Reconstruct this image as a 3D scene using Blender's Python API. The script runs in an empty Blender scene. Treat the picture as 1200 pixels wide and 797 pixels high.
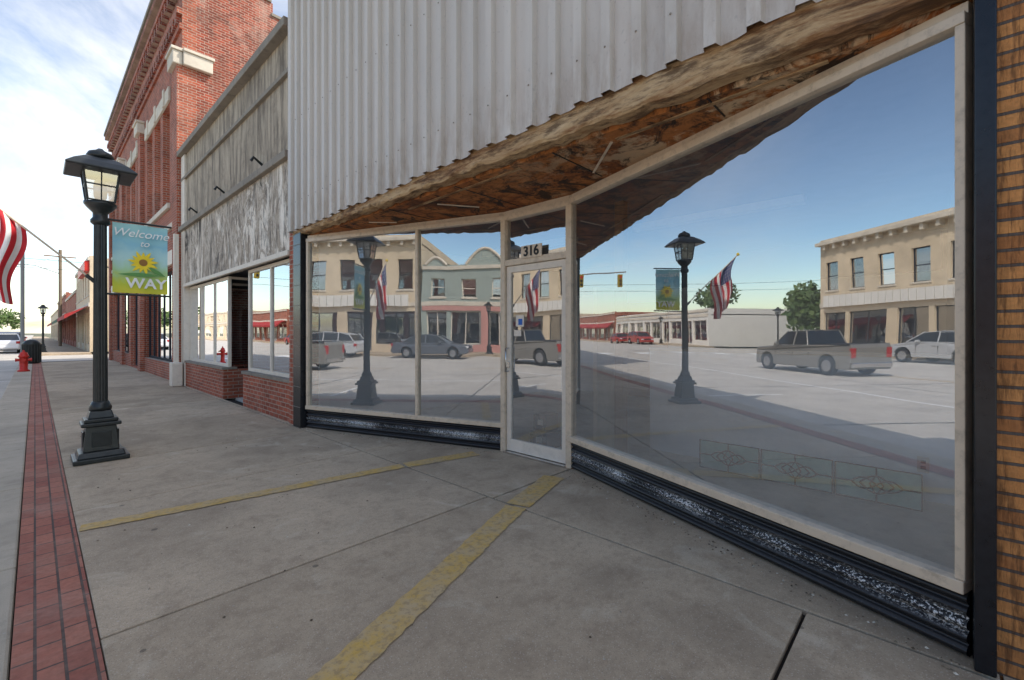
import bpy, bmesh, math, random
from mathutils import Vector, Matrix
random.seed(7)
S=bpy.context.scene
COL=S.collection
# ------------------------------------------------------------------ helpers
def empty(name,loc=(0,0,0)):
    o=bpy.data.objects.new(name,None); COL.objects.link(o); o.location=loc; o.empty_display_size=.2
    return o
def mk(name,verts,faces,mat=None,parent=None,smooth=False,bevel=0):
    me=bpy.data.meshes.new(name); me.from_pydata([tuple(v) for v in verts],[],faces); me.update()
    bm=bmesh.new(); bm.from_mesh(me); bmesh.ops.recalc_face_normals(bm,faces=bm.faces); bm.to_mesh(me); bm.free()
    o=bpy.data.objects.new(name,me); COL.objects.link(o)
    if mat: me.materials.append(mat)
    if parent: o.parent=parent
    if smooth:
        for p in me.polygons: p.use_smooth=True
    if bevel:
        b=o.modifiers.new('b','BEVEL'); b.width=bevel; b.segments=2; b.limit_method='ANGLE'
    return o
BF=[(0,1,3,2),(4,6,7,5),(0,4,5,1),(2,3,7,6),(0,2,6,4),(1,5,7,3)]
def bverts(x0,x1,y0,y1,z0,z1):
    return [(x,y,z) for x in (x0,x1) for y in (y0,y1) for z in (z0,z1)]
def box(name,x0,x1,y0,y1,z0,z1,mat,parent=None,bevel=0):
    return mk(name,bverts(x0,x1,y0,y1,z0,z1),BF,mat,parent,bevel=bevel)
def boxes(name,L,mat,parent=None,bevel=0):
    v=[];f=[]
    for b in L:
        n=len(v); v+=bverts(*b); f+=[tuple(i+n for i in q) for q in BF]
    return mk(name,v,f,mat,parent,bevel=bevel)
def sheet(name,pts,z,mat,parent=None):
    return mk(name,[(p[0],p[1],z) for p in pts],[tuple(range(len(pts)))],mat,parent)
def rect(name,x0,x1,y0,y1,z,mat,parent=None):
    return sheet(name,[(x0,y0),(x1,y0),(x1,y1),(x0,y1)],z,mat,parent)
def prism(name,pts,z0,z1,mat,parent=None,bevel=0):
    n=len(pts)
    v=[(p[0],p[1],z0) for p in pts]+[(p[0],p[1],z1) for p in pts]
    f=[tuple(range(n)),tuple(range(n,2*n))]+[(i,(i+1)%n,(i+1)%n+n,i+n) for i in range(n)]
    return mk(name,v,f,mat,parent,bevel=bevel)
def segbox(name,p0,p1,t,z0,z1,mat,parent=None,off=0,bevel=0):
    d=Vector((p1[0]-p0[0],p1[1]-p0[1])); d.normalize(); n=Vector((-d.y,d.x))
    a=Vector(p0)+n*(off-t/2); b=Vector(p1)+n*(off-t/2); c=Vector(p1)+n*(off+t/2); e=Vector(p0)+n*(off+t/2)
    return prism(name,[a,b,c,e],z0,z1,mat,parent,bevel)
def lerp(p,q,t): return (p[0]+(q[0]-p[0])*t,p[1]+(q[1]-p[1])*t)
def lathe(name,prof,mat,parent=None,loc=(0,0,0),seg=20,smooth=True,rot=0):
    v=[];f=[]
    for r,z in prof:
        for i in range(seg):
            a=2*math.pi*i/seg+rot; v.append((loc[0]+r*math.cos(a),loc[1]+r*math.sin(a),loc[2]+z))
    for k in range(len(prof)-1):
        for i in range(seg):
            j=(i+1)%seg; f.append((k*seg+i,k*seg+j,(k+1)*seg+j,(k+1)*seg+i))
    f.append(tuple(range(seg))); f.append(tuple(range((len(prof)-1)*seg,len(prof)*seg)))
    return mk(name,v,f,mat,parent,smooth=smooth)
def tube(name,pts,r,mat,parent=None,cyclic=False,res=2):
    c=bpy.data.curves.new(name,'CURVE'); c.dimensions='3D'; c.bevel_depth=r; c.bevel_resolution=res; c.use_fill_caps=True
    s=c.splines.new('POLY'); s.points.add(len(pts)-1)
    for i,p in enumerate(pts): s.points[i].co=(p[0],p[1],p[2],1)
    s.use_cyclic_u=cyclic
    o=bpy.data.objects.new(name,c); COL.objects.link(o); c.materials.append(mat)
    if parent: o.parent=parent
    return o
def tubes(name,lines,r,mat,parent=None):
    c=bpy.data.curves.new(name,'CURVE'); c.dimensions='3D'; c.bevel_depth=r; c.bevel_resolution=1
    for pts in lines:
        s=c.splines.new('POLY'); s.points.add(len(pts)-1)
        for i,p in enumerate(pts): s.points[i].co=(p[0],p[1],p[2],1)
    o=bpy.data.objects.new(name,c); COL.objects.link(o); c.materials.append(mat)
    if parent: o.parent=parent
    return o
def text(name,body,size,loc,rot,mat,parent=None,shear=0,bold=0,align='CENTER'):
    c=bpy.data.curves.new(name,'FONT'); c.body=body; c.size=size; c.extrude=.002; c.align_x=align; c.align_y='CENTER'; c.shear=shear; c.offset=bold
    o=bpy.data.objects.new(name,c); COL.objects.link(o); o.location=loc; o.rotation_euler=rot; c.materials.append(mat)
    if parent: o.parent=parent
    return o
# ------------------------------------------------------------------ node materials
class M:
    def __init__(s,name,rough=.7,metal=0,spec=.4):
        s.m=bpy.data.materials.new(name); s.m.use_nodes=True; s.nt=s.m.node_tree; s.N=s.nt.nodes; s.L=s.nt.links
        s.b=s.N['Principled BSDF']; s.b.inputs['Roughness'].default_value=rough; s.b.inputs['Metallic'].default_value=metal
        s.b.inputs['Specular IOR Level'].default_value=spec
        g=s.N.new('ShaderNodeNewGeometry'); s.pos=g.outputs['Position']; s.rnd=g.outputs['Random Per Island']
        oi=s.N.new('ShaderNodeObjectInfo'); s.ornd=oi.outputs['Random']
    def val(s,sock,v):
        if isinstance(v,bpy.types.NodeSocket): s.L.new(v,sock)
        elif isinstance(v,(tuple,list)): sock.default_value=(*v,1) if len(v)==3 and sock.type=='RGBA' else v
        else: sock.default_value=v
    def math(s,op,a,b=0,c=None,clamp=False):
        n=s.N.new('ShaderNodeMath'); n.operation=op; n.use_clamp=clamp; s.val(n.inputs[0],a); s.val(n.inputs[1],b)
        if c is not None: s.val(n.inputs[2],c)
        return n.outputs[0]
    def scale(s,vec,sc):
        n=s.N.new('ShaderNodeVectorMath'); n.operation='MULTIPLY'; s.L.new(vec,n.inputs[0]); n.inputs[1].default_value=sc; return n.outputs[0]
    def noise(s,scale,detail=5,rough=.6,vec=None,st=(1,1,1),dist=0):
        v=s.scale(vec or s.pos,st)
        n=s.N.new('ShaderNodeTexNoise'); s.L.new(v,n.inputs['Vector']); n.inputs['Scale'].default_value=scale
        n.inputs['Detail'].default_value=detail; n.inputs['Roughness'].default_value=rough; n.inputs['Distortion'].default_value=dist
        return n.outputs['Fac']
    def vor(s,scale,vec=None,rand=1):
        n=s.N.new('ShaderNodeTexVoronoi'); s.L.new(vec or s.pos,n.inputs['Vector']); n.inputs['Scale'].default_value=scale; n.inputs['Randomness'].default_value=rand
        return n.outputs['Distance']
    def ramp(s,fac,stops):
        n=s.N.new('ShaderNodeValToRGB'); s.L.new(fac,n.inputs[0]); e=n.color_ramp.elements
        e[0].position=stops[0][0]; e[0].color=(*stops[0][1],1); e[1].position=stops[-1][0]; e[1].color=(*stops[-1][1],1)
        for p,c in stops[1:-1]:
            x=e.new(p); x.color=(*c,1)
        return n.outputs[0]
    def rf(s,fac,lo,hi):
        n=s.N.new('ShaderNodeMapRange'); s.L.new(fac,n.inputs[0]); n.inputs[1].default_value=lo; n.inputs[2].default_value=hi; return n.outputs[0]
    def mix(s,f,a,b,mode='MIX'):
        n=s.N.new('ShaderNodeMix'); n.data_type='RGBA'; n.blend_type=mode
        s.val(n.inputs[0],f); s.val(n.inputs[6],a); s.val(n.inputs[7],b); return n.outputs[2]
    def col(s,c):
        s.val(s.b.inputs['Base Color'],c); return s
    def bump(s,h,strength=.4,dist=.01):
        n=s.N.new('ShaderNodeBump'); n.inputs['Strength'].default_value=strength; n.inputs['Distance'].default_value=dist; s.L.new(h,n.inputs['Height'])
        s.L.new(n.outputs[0],s.b.inputs['Normal']); return s
    def sep(s):
        n=s.N.new('ShaderNodeSeparateXYZ'); s.L.new(s.pos,n.inputs[0]); return n.outputs
    def comb(s,x,y,z=0):
        n=s.N.new('ShaderNodeCombineXYZ'); s.val(n.inputs[0],x); s.val(n.inputs[1],y); s.val(n.inputs[2],z); return n.outputs[0]
def plain(name,c,rough=.6,metal=0,var=.12,sc=6,bump=0,spec=.4,dirt=0):
    m=M(name,rough,metal,spec)
    n=m.noise(sc,5,.65)
    cc=m.mix(m.rf(n,.3,.7),tuple(x*(1-var) for x in c),tuple(min(1,x*(1+var)) for x in c))
    if dirt: cc=m.mix(m.math('MULTIPLY',m.rf(m.noise(14,6,.75),.5,.68),dirt),cc,(.12,.09,.06))
    m.col(cc)
    if bump: m.bump(m.noise(sc*8,4,.6),bump,.005)
    return m.m
def brickmat(name,c1,c2,mortar,bw=.2,rh=.072,ms=.006,floor=False,stain=.35,bump=.6,grime=(.03,.025,.02),score=False,eff=0):
    m=M(name,.85); x,y,z=m.sep()
    if floor: v=m.comb(y,x,0)
    else: v=m.comb(m.math('ADD',x,y),z,0)
    b=m.N.new('ShaderNodeTexBrick'); m.L.new(v,b.inputs['Vector'])
    b.inputs['Scale'].default_value=1; b.inputs['Brick Width'].default_value=bw; b.inputs['Row Height'].default_value=rh
    b.inputs['Mortar Size'].default_value=ms; b.inputs['Mortar Smooth'].default_value=.2; b.inputs['Bias'].default_value=-.1
    b.inputs['Color1'].default_value=(*c1,1); b.inputs['Color2'].default_value=(*c2,1); b.inputs['Mortar'].default_value=(*mortar,1)
    n=m.noise(1.2,6,.7); n2=m.noise(30,4,.7)
    c=m.mix(m.math('MULTIPLY',m.rf(n,.45,.75),stain),b.outputs['Color'],grime)
    c=m.mix(m.math('MULTIPLY',m.rf(n2,.35,.75),.35),c,(.02,.015,.01))
    if eff: c=m.mix(m.math('MULTIPLY',m.rf(m.noise(.9,8,.75,st=(1,1,.5),dist=.5),.52,.68),eff),c,(.62,.45,.36))
    h=m.math('SUBTRACT',m.math('MULTIPLY',n2,.4),b.outputs['Fac'])
    if score:
        n3=m.noise(40,4,.7,st=(1,1,.12)); c=m.mix(m.math('MULTIPLY',m.rf(n3,.5,.62),.65),c,(.10,.045,.018)); h=m.math('SUBTRACT',h,m.math('MULTIPLY',n3,.8))
    m.col(c)
    m.bump(h,bump,.01); return m.m
def concrete(name,c,stain=(.08,.07,.06),amt=.6,spots=True,streak=False,bump=.35,walk=False):
    m=M(name,.85)
    st=(1,1,.12) if streak else (1,1,1)
    n=m.noise(.9,7,.68,st=st); n2=m.noise(5 if not streak else 7,6,.7,st=st); n3=m.noise(160,3,.7)
    a=m.mix(m.rf(n,.3,.7),tuple(x*.74 for x in c),tuple(x*1.15 for x in c))
    a=m.mix(m.math('MULTIPLY',m.rf(n2,.5,.72) if not streak else m.rf(n2,.44,.62),amt),a,stain)
    a=m.mix(m.math('MULTIPLY',m.rf(n3,.35,.7),.5),a,tuple(x*.55 for x in c))
    if streak: a=m.mix(m.math('MULTIPLY',m.rf(m.noise(2.2,7,.75,st=(1,1,.6),dist=.6),.48,.64),.6),a,(.11,.085,.06))
    if walk:
        n4=m.noise(22,6,.75); a=m.mix(m.math('MULTIPLY',m.rf(n4,.48,.7),.5),a,tuple(x*.5 for x in c))
        n5=m.noise(.55,3,.5,dist=1.5); a=m.mix(m.math('MULTIPLY',m.rf(n5,.50,.66),.45),a,(.22,.17,.12))
        n6=m.noise(2.4,4,.6,dist=1); a=m.mix(m.math('MULTIPLY',m.rf(n6,.58,.72),.45),a,(.72,.63,.49))
        d=m.vor(70); a=m.mix(m.math('MULTIPLY',m.math('LESS_THAN',d,.22),.35),a,(.72,.66,.56)); d=m.vor(95,vec=m.scale(m.pos,(1.1,.9,1))); a=m.mix(m.math('MULTIPLY',m.math('LESS_THAN',d,.2),.5),a,(.16,.13,.10))
        a=m.mix(1,a,m.ramp(m.ornd,[(0,(.80,.79,.77)),(1,(1,1,1))]),'MULTIPLY')
    if spots:
        d=m.vor(2.3); k=m.math('LESS_THAN',d,.045); a=m.mix(m.math('MULTIPLY',k,.55),a,(.05,.045,.04))
        d=m.vor(9.0); k=m.math('LESS_THAN',d,.05); a=m.mix(m.math('MULTIPLY',k,.35),a,(.5,.48,.44))
    m.col(a); m.bump(m.math('ADD',m.math('MULTIPLY',n3,.6),n2),bump,.006); return m.m
def glassmat(name,base=.3,tint=(.9,.95,.95),k=.8,dust_haze=.0):
    m=bpy.data.materials.new(name); m.use_nodes=True; nt=m.node_tree; nt.nodes.clear()
    o=nt.nodes.new('ShaderNodeOutputMaterial'); mx=nt.nodes.new('ShaderNodeMixShader'); t=nt.nodes.new('ShaderNodeBsdfTransparent'); g=nt.nodes.new('ShaderNodeBsdfGlossy')
    g.inputs['Roughness'].default_value=.0; t.inputs[0].default_value=(*tint,1)
    g.inputs['Color'].default_value=(.97,.98,1,1)
    f=nt.nodes.new('ShaderNodeFresnel'); f.inputs[0].default_value=1.5
    a=nt.nodes.new('ShaderNodeMath'); a.operation='MULTIPLY_ADD'; a.use_clamp=True
    nt.links.new(f.outputs[0],a.inputs[0]); a.inputs[1].default_value=k; a.inputs[2].default_value=base
    nz=nt.nodes.new('ShaderNodeTexNoise'); tc=nt.nodes.new('ShaderNodeNewGeometry'); nt.links.new(tc.outputs['Position'],nz.inputs['Vector']); nz.inputs['Scale'].default_value=1.1; nz.inputs['Detail'].default_value=1
    bp=nt.nodes.new('ShaderNodeBump'); bp.inputs['Strength'].default_value=.12; bp.inputs['Distance'].default_value=.02; nt.links.new(nz.outputs[0],bp.inputs['Height']); nt.links.new(bp.outputs[0],g.inputs['Normal'])
    nt.links.new(a.outputs[0],mx.inputs[0]); nt.links.new(t.outputs[0],mx.inputs[1]); nt.links.new(g.outputs[0],mx.inputs[2])
    out=mx.outputs[0]
    if dust_haze:
        # dusty film plus painted haze over reflections, thicker near the sill, faint smears
        df=nt.nodes.new('ShaderNodeBsdfDiffuse'); df.inputs[0].default_value=(.85,.83,.78,1)
        n2=nt.nodes.new('ShaderNodeTexNoise'); nt.links.new(tc.outputs['Position'],n2.inputs['Vector']); n2.inputs['Scale'].default_value=3.5; n2.inputs['Detail'].default_value=7; n2.inputs['Roughness'].default_value=.7
        sz=nt.nodes.new('ShaderNodeSeparateXYZ'); nt.links.new(tc.outputs['Position'],sz.inputs[0])
        mr=nt.nodes.new('ShaderNodeMapRange'); nt.links.new(sz.outputs[2],mr.inputs[0]); mr.inputs[1].default_value=.3; mr.inputs[2].default_value=1.9; mr.inputs[3].default_value=dust_haze*2.2; mr.inputs[4].default_value=dust_haze*.35
        q=nt.nodes.new('ShaderNodeMath'); q.operation='MULTIPLY'; nt.links.new(mr.outputs[0],q.inputs[0])
        m2=nt.nodes.new('ShaderNodeMapRange'); nt.links.new(n2.outputs[0],m2.inputs[0]); m2.inputs[1].default_value=.3; m2.inputs[2].default_value=.7; m2.inputs[3].default_value=.7; m2.inputs[4].default_value=1.25; nt.links.new(m2.outputs[0],q.inputs[1])
        x2=nt.nodes.new('ShaderNodeMixShader'); nt.links.new(q.outputs[0],x2.inputs[0]); nt.links.new(out,x2.inputs[1]); nt.links.new(df.outputs[0],x2.inputs[2]); out=x2.outputs[0]
    nt.links.new(out,o.inputs[0])
    return m

m_walk=concrete('sidewalk_concrete',(.60,.475,.335),stain=(.26,.19,.13),amt=.6,walk=True)
m_curb=concrete('curb_concrete',(.52,.45,.35),amt=.3)
m_joint=plain('joint_dirt',(.025,.02,.016),.95)
m_asph=concrete('street_concrete',(.56,.52,.46),stain=(.36,.33,.29),amt=.5,spots=False)
m_ground=plain('dry_ground',(.14,.14,.09),.95,sc=.3,var=.3)
m_brickred=brickmat('red_brick',(.50,.12,.06),(.28,.06,.03),(.46,.35,.27),ms=.008,stain=.5,eff=.2)
m_brickside=brickmat('red_brick_weathered',(.42,.08,.04),(.18,.035,.022),(.48,.34,.26),ms=.009,stain=.7,eff=.38)
m_bricktan=brickmat('brown_brick',(.72,.32,.10),(.42,.16,.05),(.14,.11,.09),bw=.30,rh=.062,ms=.007,bump=1,stain=.2,score=True)
m_pave=brickmat('paver_brick',(.47,.18,.12),(.32,.10,.07),(.10,.07,.06),bw=.20,rh=.09,ms=.006,floor=True,stain=.5,grime=(.34,.24,.18),eff=.25)
m_conw=concrete('parapet_concrete',(.52,.43,.32),stain=(.08,.06,.045),amt=.85,spots=False,streak=True)
m_cap=concrete('cap_stone',(.30,.26,.21),stain=(.08,.07,.06),amt=.6,spots=False)
m_lime=concrete('limestone',(.74,.66,.54),stain=(.45,.38,.3),amt=.4,spots=False)
m_black=plain('black_paint',(.012,.013,.016),.25,var=.3,sc=20)
m_iron=plain('cast_iron_black',(.022,.026,.026),.33,var=.3,sc=15,bump=.1)
m_alum=plain('ivory_aluminium',(.66,.54,.40),.4,var=.08,sc=3,dirt=.35)
m_white=plain('white_paint',(.74,.66,.55),.6,var=.06,dirt=.15)
m_dark=plain('dark_interior',(.03,.03,.035),.9)
m_red=plain('red_paint',(.55,.03,.02),.4)
m_glass=glassmat('storefront_glass',.33,(.95,.99,1.0),.9,dust_haze=.06)
m_glass2=glassmat('old_window_glass',.42,(.7,.75,.78))
m_chrome=plain('chrome',(.6,.6,.6),.2,metal=1,var=.05)
m=M('peeling_white_stucco',.85)
n=m.noise(1.5,8,.75,st=(1,1.0,.35),dist=.9); n2=m.noise(8,6,.75,st=(1,1,.3),dist=.4); zz=m.sep()[2]
k=m.math('ADD',n,m.math('MULTIPLY',m.rf(zz,4.1,2.7),-.05))
c=m.ramp(k,[(.34,(.88,.81,.70)),(.42,(.76,.68,.57)),(.465,(.34,.27,.20)),(.53,(.62,.54,.44)),(.60,(.05,.04,.03))])
c=m.mix(m.math('MULTIPLY',m.rf(n2,.48,.60),.75),c,(.09,.07,.055)); m.col(c); m.bump(n2,.6,.012); m_peel=m.m
m=M('painted_steel_panel',.45,.0); x,y,z=m.sep()
n=m.noise(1.3,6,.6,st=(1,1,.15)); n2=m.noise(25,4,.6)
c=m.mix(m.rf(n,.35,.7),(.52,.47,.41),(.66,.59,.51)); c=m.mix(m.math('MULTIPLY',m.rf(n2,.62,.7),.3),c,(.3,.27,.24))
lo=m.math('MULTIPLY',m.rf(z,3.6,2.9),m.rf(m.noise(9,5,.7,st=(1,1,.3)),.42,.65)); c=m.mix(m.math('MULTIPLY',lo,.6),c,(.3,.20,.12))
m.col(c); m_steel=m.m
m=M('weathered_soffit_board',.85)
n=m.noise(1.1,8,.72,st=(1.2,.8,1),dist=.8); n2=m.noise(9,6,.75,dist=.5); n3=m.noise(2.2,6,.7,dist=.5); y=m.sep()[1]
c=m.ramp(n,[(.33,(.08,.03,.012)),(.42,(.28,.085,.02)),(.50,(.46,.17,.045)),(.58,(.34,.12,.03)),(.68,(.50,.30,.15))])
c=m.mix(m.math('MULTIPLY',m.rf(n2,.48,.62),.85),c,(.07,.03,.013))
c=m.mix(m.math('MULTIPLY',m.rf(n3,.50,.57),m.rf(y,3.2,1.2)),c,(.60,.43,.26))
c=m.mix(m.math('MULTIPLY',m.rf(m.noise(3.3,6,.75,dist=.8),.52,.60),.92),c,(.018,.013,.01))
m.col(c); m.bump(n2,.8,.02); m_soffit=m.m
m=M('weathered_fascia_wood',.85)
n=m.noise(3,8,.75,st=(1,.35,2),dist=.6); n2=m.noise(16,6,.7,st=(1,.25,1.2))
c=m.ramp(n,[(.32,(.07,.035,.015)),(.43,(.28,.14,.06)),(.53,(.50,.33,.17)),(.7,(.64,.47,.28))]); c=m.mix(m.math('MULTIPLY',m.rf(n2,.48,.62),.8),c,(.08,.04,.02))
m.col(c); m.bump(n2,.9,.02); m_wood=m.m
m=M('flaking_black_base',.30); x,y,z=m.sep()
n=m.noise(75,4,.75,st=(1,1,1.4)); n2=m.noise(1.3,3,.6); band=m.math('MULTIPLY',m.rf(z,.09,.12),m.rf(z,.20,.17))
k=m.math('MULTIPLY',m.math('GREATER_THAN',m.math('ADD',n,m.math('MULTIPLY',n2,.45)),.77),band)
n4=m.noise(90,3,.7)
m.col(m.mix(k,m.mix(m.math('MULTIPLY',m.rf(n4,.6,.7),.5),(.014,.015,.018),(.12,.11,.10)),(.7,.7,.68))); m_base=m.m
m=M('worn_yellow_paint',.8)
n=m.noise(5,8,.78); n2=m.noise(60,4,.7)
c=m.mix(m.rf(n2,.3,.7),(.52,.33,.08),(.68,.45,.13)); c=m.mix(m.math('MULTIPLY',m.rf(n,.40,.6),.8),c,(.50,.39,.25)); c=m.mix(m.math('MULTIPLY',m.rf(m.noise(30,5,.75),.5,.6),.55),c,(.26,.19,.11)); m.col(c); m.bump(n2,.3,.005); m_yel=m.m
m=M('worn_white_paint',.8); n=m.noise(9,6,.7); m.col(m.mix(m.rf(n,.5,.7),(.85,.85,.83),(.6,.6,.58))); m_wline=m.m

# ------------------------------------------------------------------ ground, road, walks
rect('ground',-1500,1500,-1500,1500,-.16,m_ground)
rect('main_street',-19,-.5,-200,400,-.13,m_asph)
rect('cross_street',-200,200,32,43,-.126,m_asph)
walk=empty('sidewalk')
rect('bed',.0,2.9,-12,32,-.03,m_joint,walk)
ys=[-8.4,-6.2,-3.9,-1.75,.47,2.78,4.92,6.55]+[8.8+2.2*i for i in range(11)]
g=.009
for a,b in zip(ys[:-1],ys[1:]):
    bb=min(b,32)
    box('slab',.205,2.66-g,a+g,bb-g,-.12,random.uniform(-.003,.0),m_walk,walk,bevel=.006)
box('edge_slab',2.66+g,2.72,7.0,31.9,-.12,-.001,m_walk,walk)
box('entry_slab',2.66+g,4.0,-.2,2.713,-.1,-.002,m_walk,walk,bevel=.006)
box('entry_slab',2.66+g,4.0,2.729,4.912,-.1,0,m_walk,walk,bevel=.006)
box('entry_slab',2.66+g,4.0,4.928,7.0,-.1,0,m_walk,walk,bevel=.006)
box('edge_slab',2.66+g,2.75,-8,-.21,-.1,-.001,m_walk,walk)
def ribbon(name,pts,w,mat,par,z):
    v=[];f=[]
    for i,p in enumerate(pts):
        a=Vector(pts[max(0,i-1)][:2]); b=Vector(pts[min(len(pts)-1,i+1)][:2]); d=(b-a).normalized(); nn=Vector((-d.y,d.x))*w/2*random.uniform(.3,1.2)
        v+=[(p[0]-nn.x,p[1]-nn.y,z),(p[0]+nn.x,p[1]+nn.y,z)]
    for i in range(len(pts)-1): f.append((2*i,2*i+1,2*i+3,2*i+2))
    mk(name,v,f,mat,par)
db=empty('pavement_debris'); R=random.Random(11); v=[];f=[]
for i in range(520):
    if i<360:
        t=R.random(); p=lerp((2.72,-.1),(3.78,2.77),t) if R.random()<.55 else lerp((3.8,3.75),(2.7,6.8),t); xx=p[0]-abs(R.gauss(0,.07))-.04; yy_=p[1]+R.uniform(-.05,.05)
    else: xx=R.uniform(.25,2.6); yy_=R.uniform(.6,9)
    s=R.uniform(.0025,.009); k=len(v)
    v+=[(xx-s,yy_,0),(xx,yy_-s*R.uniform(.6,1.4),0),(xx+s,yy_,0),(xx,yy_+s,0),(xx+R.uniform(-s,s)*.4,yy_,s*.9)]
    f+=[(k,k+1,k+4),(k+1,k+2,k+4),(k+2,k+3,k+4),(k+3,k,k+4)]
m=M('grit',.9); m.col(m.ramp(m.rnd,[(0,(.08,.06,.04)),(.6,(.25,.2,.14)),(1,(.65,.6,.5))])); mk('grit',v,f,m.m,db)
rect('brick_paver_strip',-.07,.2,-12,32,.0,m_pave)
kb=empty('curb')
for i in range(-6,16):
    box('curb_segment',-.5,-.075,i*2.0+.004,i*2.0+1.996,-.16,.0,m_curb,kb,bevel=.015)
fw=empty('far_sidewalk')
box('walk',-.5,2.72,43,240,-.16,-.001,m_walk,fw,bevel=.01)
ow=empty('opposite_sidewalk')
box('walk',-22,-19,-60,31,-.16,0,m_walk,ow,bevel=.01); box('walk',-22,-19,44,240,-.16,0,m_walk,ow,bevel=.01)
mk_=empty('road_markings')
for i in range(-6,14):
    rect('lane_dash',-9.9,-9.78,i*6-20,i*6-17,-.126,m_yel,mk_)
rect('lane_line',-5.15,-5.03,-60,31,-.126,m_wline,mk_)
for i in range(-8,10):
    rect('stall_line',-2.9,-.52,i*6.4+2,i*6.4+2.1,-.126,m_wline,mk_)
    rect('stall_line',-19,-16.6,i*6.4+3,i*6.4+3.1,-.126,m_wline,mk_)
for i in range(6): rect('crosswalk_bar',-18+i*3,-16.9+i*3,29.5,31.2,-.12,m_wline,mk_)
m_tar=plain('tar_seam',(.12,.12,.12),.7)
for yy in range(-20,31,5): ribbon('expansion_seam',[(-18.9+i*.6,yy+random.uniform(-.02,.02),0) for i in range(31)],.04,m_tar,mk_,-.1225)
for xx in (-13.5,-7.2): ribbon('expansion_seam',[(xx+random.uniform(-.02,.02),-40+i,0) for i in range(71)],.04,m_tar,mk_,-.1215)
def stripe(name,pts,w,par):
    for i,(p,q) in enumerate(zip(pts[:-1],pts[1:])):
        d=(Vector(q)-Vector(p)); L=d.length; d.normalize(); n=Vector((-d.y,d.x)); K=int(L/.04); v=[];f=[]
        for k in range(K+1):
            c=Vector(p)+d*L*k/K
            for s in (-1,1):
                r=c+n*s*(w/2+random.uniform(-.009,.004)); v.append((r.x,r.y,.0045))
        for k in range(K): f.append((2*k,2*k+1,2*k+3,2*k+2))
        mk(name,v,f,m_yel,par)
yl=empty('yellow_painted_lines')
stripe('paint',[(.22,4.44),(2.645,4.06)],.15,yl); stripe('paint',[(2.678,4.055),(3.5,3.86)],.19,yl)
stripe('paint',[(.3,1.57),(2.645,2.44)],.18,yl); stripe('paint',[(2.678,2.45),(3.45,2.68)],.21,yl)

# ------------------------------------------------------------------ the storefront (316)
SF=empty('storefront_building')
A=(2.76,-.115); B=(3.82,2.75); C=(3.82,3.69); D=(2.76,6.72)
ZB,ZT=.30,2.78
def ribbed(name,p0,p1,z0,z1,n,amp,mat,par):
    d=(Vector((p1[0],p1[1]))-Vector((p0[0],p0[1]))).normalized(); nn=Vector((d.y,-d.x))
    v=[];f=[];K=n*8
    for i in range(K+1):
        z=z0+(z1-z0)*i/K; o=amp*abs(math.sin(math.pi*i/8)) 
        for p in (p0,p1): v.append((p[0]+nn.x*o,p[1]+nn.y*o,z))
    for i in range(K): f.append((2*i,2*i+1,2*i+3,2*i+2))
    return mk(name,v,f,mat,par,smooth=True)
def shop_window(name,p0,p1,ts,par,fr=.05):
    ribbed(name+'_base',p1,p0,.0,ZB-.02,5,.028,m_base,par)
    segbox(name+'_baseback',p0,p1,.03,.0,ZB-.02,m_black,par,off=-.02)
    segbox(name+'_sill',p0,p1,.11,ZB-.02,ZB+.035,m_alum,par,bevel=.005)
    segbox(name+'_head',p0,p1,.09,ZT-.05,ZT,m_alum,par,bevel=.004)
    L=math.dist(p0,p1)
    for t in ts:
        w=fr/L; a=max(0,t-w/2); b=min(1,t+w/2)
        if t==0: b=w
        if t==1: a=1-w
        segbox(name+'_mullion',lerp(p0,p1,a),lerp(p0,p1,b),.08,ZB+.035,ZT-.05,m_alum,par,bevel=.004)
    a=lerp(p0,p1,.005); b=lerp(p0,p1,.995)
    mk(name+'_glass',[(a[0],a[1],ZB),(b[0],b[1],ZB),(b[0],b[1],ZT-.01),(a[0],a[1],ZT-.01)],[(0,1,2,3)],m_glass,par)
shop_window('right_window',A,B,[0,1],SF,.035)
shop_window('left_window',C,D,[0,.39,1],SF,.04)
for y0,y1 in ((2.71,2.78),(3.66,3.73)):
    box('door_jamb',3.77,3.88,y0,y1,0,ZT,m_alum,SF,bevel=.004)
box('door_head',3.775,3.875,2.78,3.66,2.18,2.25,m_alum,SF,bevel=.004)
box('transom_head',3.775,3.875,2.78,3.66,2.72,ZT,m_alum,SF)
box('threshold',3.74,3.9,2.78,3.66,0,.02,m_chrome,SF)
DX0,DX1=3.80,3.845
box('door_stile',DX0,DX1,2.785,2.85,.025,2.175,m_white,SF,bevel=.003)
box('door_stile',DX0,DX1,3.59,3.655,.025,2.175,m_white,SF,bevel=.003)
box('door_rail',DX0+.001,DX1-.001,2.85,3.59,.025,.16,m_white,SF,bevel=.003)
box('door_rail',DX0+.001,DX1-.001,2.85,3.59,2.10,2.175,m_white,SF,bevel=.003)
mk('door_glass',[(3.822,2.84,.15),(3.822,3.60,.15),(3.822,3.60,2.11),(3.822,2.84,2.11)],[(0,1,2,3)],m_glass,SF)
mk('transom_glass',[(3.822,2.77,2.24),(3.822,3.67,2.24),(3.822,3.67,2.73),(3.822,2.77,2.73)],[(0,1,2,3)],m_glass,SF)
tube('door_pull',[(3.80,3.62,.95),(3.75,3.62,.95),(3.75,3.62,1.22),(3.80,3.62,1.22)],.009,m_chrome,SF)
box('door_lock',3.785,3.80,3.60,3.645,1.0,1.06,m_chrome,SF)
m_blue=plain('blue_sticker',(.02,.12,.45),.5)
box('door_notice',3.815,3.819,3.40,3.52,1.47,1.60,m_white,SF); box('door_notice',3.812,3.8145,3.42,3.48,1.49,1.56,m_blue,SF)
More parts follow.
